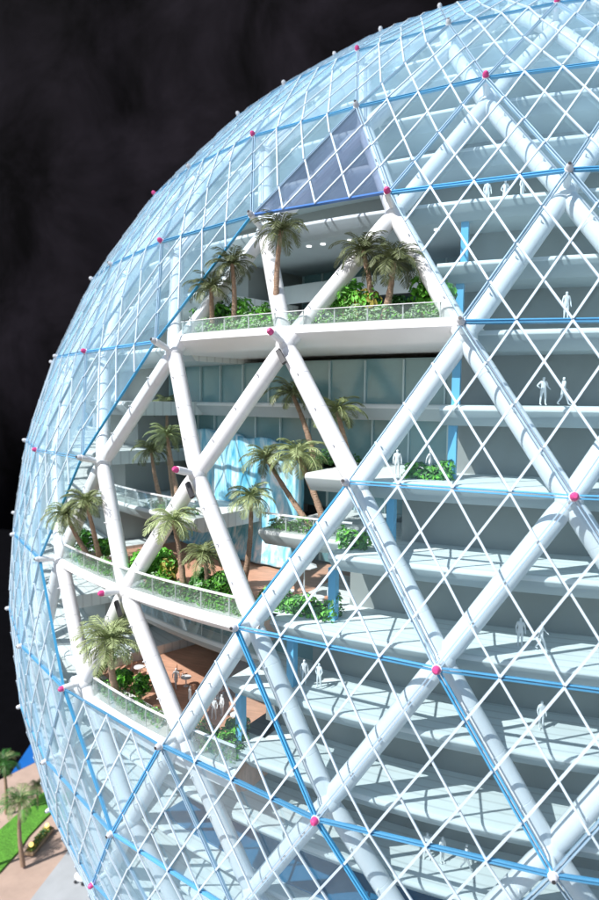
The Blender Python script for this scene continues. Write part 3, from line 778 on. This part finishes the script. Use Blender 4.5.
def person(px, r, z, pose, label, rot=0.0, s=1.0, p=None):
    loc = p if p is not None else on_ring(px, r, z)
    o = bpy.data.objects.new('person', FM[pose]); COL.objects.link(o); o.location = loc
    o.scale = (FS*s,)*3; o.rotation_euler.z = rot
    return tag(o, label, 'person', 'white scale figures')
for px, n, back, pose, lab, rot in [
    (487, 'B', .03, 'stand', 'white figure standing leftmost of three just above the upper blue seam', .3),
    (505, 'B', .035, 'akimbo', 'white figure with a bent arm, middle of three above the upper blue seam', -.5),
    (522, 'B', .03, 'stand', 'white figure standing rightmost of three above the upper blue seam', 1.0),
    (543, 'Cm', .028, 'akimbo', 'white figure with elbow out, left of a pair on the pale slab', .4),
    (563, 'Cm', .03, 'walk', 'white figure mid stride, right of a pair on the pale slab', 2.0),
    (397, 'D', .03, 'stand', 'white figure standing left of the short green hedge behind glass', .2),
    (430, 'D', .045, 'walk', 'white figure walking behind the short green hedge behind glass', 1.2),
    (520, 'E', .03, 'stand', 'white figure facing out, left of the pair right of the pink node', .2),
    (541, 'E', .026, 'walk', 'white figure striding, right of the pair right of the pink node', 1.5),
    (541, 'Em', .035, 'stand', 'lone white figure on the shaded slab below the striding pair', .5),
    (304, 'Em', .03, 'stand', 'white figure at the dark slab, left of two below the green hedge', .4),
    (319, 'Em', .03, 'akimbo', 'white figure with bent arm, right of two below the green hedge', -.4),
    (427, 'Fm', .03, 'akimbo', 'white figure leftmost of three near the bottom blue floor', .1),
    (442, 'Fm', .03, 'stand', 'white figure in the middle of three near the bottom blue floor', .9),
    (466, 'Fm', .028, 'walk', 'white figure walking, rightmost of three near the bottom blue floor', 1.8),
    (331, 'E', .055, 'stand', 'white figure standing beside the white parasol near the blue post', .3),
    (413, 'C', .02, 'sit', 'white figure sitting among the bushes on the uppermost terrace', .2),
    (176, 'F', .07, 'walk', 'white figure walking on the brown deck near the slanted tube', .8),
    (214, 'F', .05, 'akimbo', 'white figure with bent arm on the brown deck behind the slanted tube', .2),
    (222, 'F', .06, 'stand', 'white figure standing at the right of the brown deck by its table', -.6),
    (131, 'F', .056, 'stand', 'white figure among terracotta seats right of the bushy pale palm', 1.6),
    (149, 'F', .060, 'akimbo', 'white figure with elbow out beside the steep tube on the brown deck', .9),
    (190, 'F', .052, 'stand', 'white figure right beside the slanted tube near the deck edge', 2.4),
    (284, 'E', .075, 'akimbo', 'white figure left of the parasol near the waterfall foot', .9),
    (566, 'C', .03, 'stand', 'white figure alone above the blue seam at the right edge of the upper glass', .4)]:
    person(px, rim(ZL[n])-back, ZL[n]+(0.010 if n == 'C' else (-0.012 if n == 'F' else 0.0004)), pose, lab, rot)

# ================================================================== terrace furniture
def parasol(px, r, z, label):
    loc = on_ring(px, r, z); root = empty('parasol', loc, label, 'parasol')
    p = MB(); p.tube([Vector((0, 0, 0)), Vector((0, 0, .034))], [.0006, .0006], 8); p.tube([Vector((0, 0, 0)), Vector((0, 0, .0015))], [.004, .003], 12)
    p.build('pole', M_WHITE, root, smooth=True)
    c = MB(); n = 8; vs = [Vector((0, 0, .038))]+[Vector((.013*math.cos(2*math.pi*k/n), .013*math.sin(2*math.pi*k/n), .0325)) for k in range(n)]
    vs += [v-Vector((0, 0, .0007)) for v in vs]
    c.add(vs, [(0, 1+k, 1+(k+1) % n) for k in range(n)]+[(n+1, n+2+(k+1) % n, n+2+k) for k in range(n)]+[(1+k, n+2+k, n+2+(k+1) % n, 1+(k+1) % n) for k in range(n)])
    c.build('canopy', M_WHITE, root)
    return root
parasol(304, rim(zE)-.065, ZL['E'], 'white octagonal parasol over the cafe tables left of the blue post')
def table(px, r, z, label, m=None, s=1.0):
    loc = on_ring(px, r, z); root = empty('cafe_table', loc, label, 'table', 'cafe tables on the decks'); root.scale = (.82,)*3
    t = MB(); t.tube([Vector((0, 0, .0125*s)), Vector((0, 0, .0137*s))], [.0075*s, .0075*s], 18); t.build('table_top', m or M_WHITE, root, smooth=True)
    l = MB(); l.tube([Vector((0, 0, 0)), Vector((0, 0, .0010)), Vector((0, 0, .0014)), Vector((0, 0, .0126*s))], [.004, .0035, .0009, .0009], 10); l.build('leg', M_WHITE, root, smooth=True)
def chair(px, r, z, rz, label, m=None):
    loc = on_ring(px, r, z); root = empty('cafe_chair', loc, label, 'chair', 'cafe chairs on the decks', rz); root.scale = (.82,)*3
    V = Vector; m = m or M_TERRA
    a = MB(); a.box(V((0, 0, .008)), V((.0042, 0, 0)), V((0, .0042, 0)), V((0, 0, .0006))); a.build('seat', m, root)
    b = MB(); b.box(V((0, .0045, .0125)), V((.0042, 0, 0)), V((0, .0005, .0002)), V((0, 0, .0048))); b.build('backrest', m, root)
    for sx in (-1, 1):
        for sy_ in (-1, 1):
            l = MB(); l.tube([V((sx*.0036, sy_*.0036, .0075)), V((sx*.004, sy_*.004, 0))], [.0005, .0004], 6); l.build('leg', M_WHITE, root)
def lounger(px, r, z, rz, label, m=None):
    loc = on_ring(px, r, z); root = empty('sun_lounger', loc, label, 'sun lounger', 'loungers on the decks', rz); root.scale = (.85,)*3
    V = Vector; m = m or M_TERRA
    a = MB(); a.box(V((0, -.004, .0055)), V((.0055, 0, 0)), V((0, .012, 0)), V((0, 0, .001))); a.build('seat', m, root)
    b = MB(); b.box(V((0, .0125, .0098)), V((.0055, 0, 0)), V((0, .0042, .0038)), V((0, -.0006, .0007))); b.build('backrest', m, root)
    for sx in (-1, 1):
        for yy in (-.014, .006):
            l = MB(); l.tube([V((sx*.0045, yy, .005)), V((sx*.0045, yy, 0))], [.0007, .0006], 6); l.build('leg', M_WHITE, root)
zE0, zF0 = ZL['E']-0.004, ZL['F']-0.012
table(288, rim(zE)-.060, zE0, 'white round table at the left of the parasol')
table(318, rim(zE)-.058, zE0, 'white round table at the right of the parasol')
chair(281, rim(zE)-.062, zE0, .6, 'terracotta chair left of the white table under the parasol')
chair(296, rim(zE)-.070, zE0, 2.4, 'terracotta chair between the two parasol tables')
chair(312, rim(zE)-.050, zE0, 1.2, 'terracotta chair in front of the right parasol table')
chair(325, rim(zE)-.072, zE0, -1.0, 'terracotta chair at the far right of the parasol tables', )
for px_, bk_, rz_, lb_ in ((128, .050, .3, 'terracotta chair in the planting right of the bushy palm'), (134, .062, 2.2, 'terracotta chair facing the wall beside the left deck bushes'),
    (145, .050, -.8, 'terracotta chair close to the railing left of the steep tube'), (170, .050, 1.4, 'terracotta chair close to the foot of the slanted glazed tube'),
    (204, .048, .5, 'terracotta chair between the slanted tube and the hedge corner'), (234, .070, 2.8, 'terracotta chair by the lower blue post')):
    chair(px_, rim(zF)-bk_, zF0, rz_, lb_)
for px_, bk_, lb_ in ((139, .056, 'white round table between the bushes and the loungers'), (199, .062, 'white round table just right of the slanted tube'), (163, .060, 'white round table behind the steep tube'), (236, .055, 'white round table next to the railing corner')):
    table(px_, rim(zF)-bk_, zF0, lb_)
lounger(140, rim(zF)-.085, zF0, .7, 'terracotta lounger left of the deck behind the bushy palm')
lounger(152, rim(zF)-.070, zF0, .5, 'terracotta lounger nearest the steep white tube')
lounger(150, rim(zF)-.11, zF0, 1.9, 'terracotta lounger at the back of the deck by the wall')
table(146, rim(zF)-.098, zF0, 'low terracotta table between the loungers', M_TERRA, .8)
table(186, rim(zF)-.080, zF0, 'white round table on the brown deck beside the steep tube')
chair(180, rim(zF)-.090, zF0, 2.0, 'terracotta chair left of the deck table')
chair(192, rim(zF)-.066, zF0, .2, 'terracotta chair right of the deck table')
table(218, rim(zF)-.085, zF0, 'white round table by the figures at the right of the brown deck')
chair(208, rim(zF)-.080, zF0, .9, 'terracotta chair left of the right deck table')
chair(226, rim(zF)-.095, zF0, -1.3, 'terracotta chair right of the right deck table')

# ================================================================== ground and backdrop
ZG = -0.6
def sheet(name, pts, z, m, label=None):
    mb = MB(); n = len(pts); z0 = z-0.0035
    vs = [Vector((p.x, p.y, z)) for p in pts]+[Vector((p.x, p.y, z0)) for p in pts]
    mb.add(vs, [tuple(range(n)), tuple(reversed(range(n, 2*n)))]+[(i, i+n, (i+1) % n+n, (i+1) % n) for i in range(n)])
    o = mb.build(name, m); o['kind'] = 'structure'; return o
gl = lambda *q: [on_level(x, y, ZG) for x, y in q]
mb = MB(); mb.add([Vector((-9, -6, ZG-.012)), Vector((9, -6, ZG-.012)), Vector((9, 4, ZG-.012)), Vector((-9, 4, ZG-.012))], [(0, 1, 2, 3)])
mb.build('ground', M_TABLE)['kind'] = 'structure'
# paved promenade runs along a diagonal; extended well past the frame
p0, p1 = on_level(0, 778, ZG), on_level(35, 761, ZG); d = (p1-p0).normalized(); nrm = Vector((d.y, -d.x, 0))
if nrm.y > 0: nrm = -nrm
e0, e1 = p0-d*2.5, p1+d*1.3
sheet('pavement', [e0, e1, e1+nrm*3, e0+nrm*3], ZG-.004, M_SAND)
q0, q1 = on_level(30, 900, ZG), on_level(70, 848, ZG); dq = (q1-q0).normalized()
sheet('plaza', [q0-dq*.9, q0, q1, q1+dq*1.2, Vector((1.5, .5, 0)), Vector((1.5, -2.2, 0))], ZG, M_PLAZA)
sheet('lawn', gl((-120, 905), (-60, 862), (0, 829), (17, 814), (36, 797), (62, 780), (72, 792), (48, 815), (28, 836), (19, 850), (0, 871), (-60, 925)), ZG, M_GRASS)
wp = gl((9, 773), (30, 744), (66, 700), (120, 735), (110, 760), (35, 760.5))
b0 = p0.lerp(p1, .3)
sheet('water', [b0-nrm*0.004, b0-nrm*0.004+d*1.3, on_level(120, 690, ZG), on_level(33, 738, ZG)], ZG-.006, M_POOL2 if 'M_POOL2' in globals() else plain('bright blue water', (0.02, 0.15, 0.50), 0.15, 0.1, 20))
def gpalm(bpx, cpx, label, tone, fl):
    b = on_level(*bpx, ZG+0.001); dd = (b-CAM); dd.z = 0; t = dd.normalized()
    r = ray(*cpx); k = (b-CAM).dot(t)/r.dot(t); top = CAM+r*k
    fm = {'m': [M_FROND_M], 'd': [M_FROND_D, M_FROND_M], 'g': [M_LEAFD, M_FROND_M]}[tone]
    global PALM_N; PALM_N += 1
    tr, cw = palm_geo(Vector((0, 0, 0)), top-b, fl, 24, fm, PALM_N*13)
    root = empty('palm_tree', b, label, 'palm tree', 'palms on the ground beside the dome')
    tr.build('trunk', M_TRUNK, root, smooth=True); cw.build('crown', fm, root)
gpalm((6, 813), (3, 762), 'palm on the pink paving at the left edge, the farther of two', 'g', .042)
gpalm((23, 866), (20, 800), 'palm on the pink paving in front of the lawn, the nearer of two', 'g', .046)
gpalm((38, 805), (37, 785), 'small reddish palm at the back edge of the lawn beside the dome', 'm', .026)
gpalm((-14, 868), (-16, 815), 'palm on the lawn just cut by the left edge', 'g', .042)
# planter strip with two golden lamps
a_, b_ = on_level(28, 856, ZG), on_level(50, 829, ZG); dd = (b_-a_); L = dd.length; dd.normalize(); nn = Vector((-dd.y, dd.x, 0))
pl = empty('planter', a_.lerp(b_, .5), 'narrow tan planter with two golden lamps between lawn and plaza', 'planter')
mb = MB(); mb.box(Vector((0, 0, .003)), dd*(L/2), nn*.010, Vector((0, 0, .003))); mb.build('kerb', M_STONE, pl, bevel=.001)
mb = MB()
leaf_mass(lambda: (dd*random.uniform(-L/2.2, L/2.2)+nn*random.uniform(-.008, .008)+Vector((0, 0, random.uniform(.006, .012))), Vector((0, 0, 1))), 500, .003, mb, (0, 1))
mb.build('foliage', [M_LEAFY, M_LEAFD], pl)
for s_ in (-.36, .36):
    mb = MB(); mb.tube([dd*L*s_, dd*L*s_+Vector((0, 0, .014))], [.0015, .0015], 8); lp = mb.build('lamp', M_DARK, pl)
    mb = MB(); mb.ball(dd*L*s_+Vector((0, 0, .016)), .0045, 0, 12, 8); mb.build('globe', M_LAMP, lp, smooth=True)
# small white cart
c_ = on_level(82, 881, ZG); ct = empty('cart', c_, 'tiny rounded white cart on the grey plaza at the dome foot', 'cart')
mb = MB(); mb.ball(Vector((0, 0, .009)), .014, 0, 18, 10, (1.15, .75, .55)); mb.build('body', M_WHITE, ct, smooth=True)
for sx in (-1, 1):
    for yy in (-1, 1):
        mb = MB(); mb.tube([Vector((sx*.008, yy*.0085, .003)), Vector((sx*.008, yy*.0105, .003))], [.003, .003], 12); mb.build('wheel', M_DARK, ct)
# black curtain behind everything
mb = MB(); nx, nz = 320, 4; vs = []
for i in range(nx+1):
    f = i/nx; x = -5.5+9.5*f; y = 2.1+0.05*math.sin(x*2.3)+0.012*math.sin(x*6+1+math.sin(x*2.1)*2)+0.003*math.sin(x*17+math.sin(x*3)*3)
    for k in range(nz+1): vs.append(Vector((x, y+0.02*math.sin(k+x*4), ZG-.01+4.6*k/nz)))
mb.add(vs, [(i*(nz+1)+k, (i+1)*(nz+1)+k, (i+1)*(nz+1)+k+1, i*(nz+1)+k+1) for i in range(nx) for k in range(nz)])
cu = mb.build('curtain', M_CURT, smooth=True); tag(cu, 'black velvet curtain hanging in soft folds behind the dome model', 'curtain')
so_ = cu.modifiers.new('thick', 'SOLIDIFY'); so_.thickness = .006
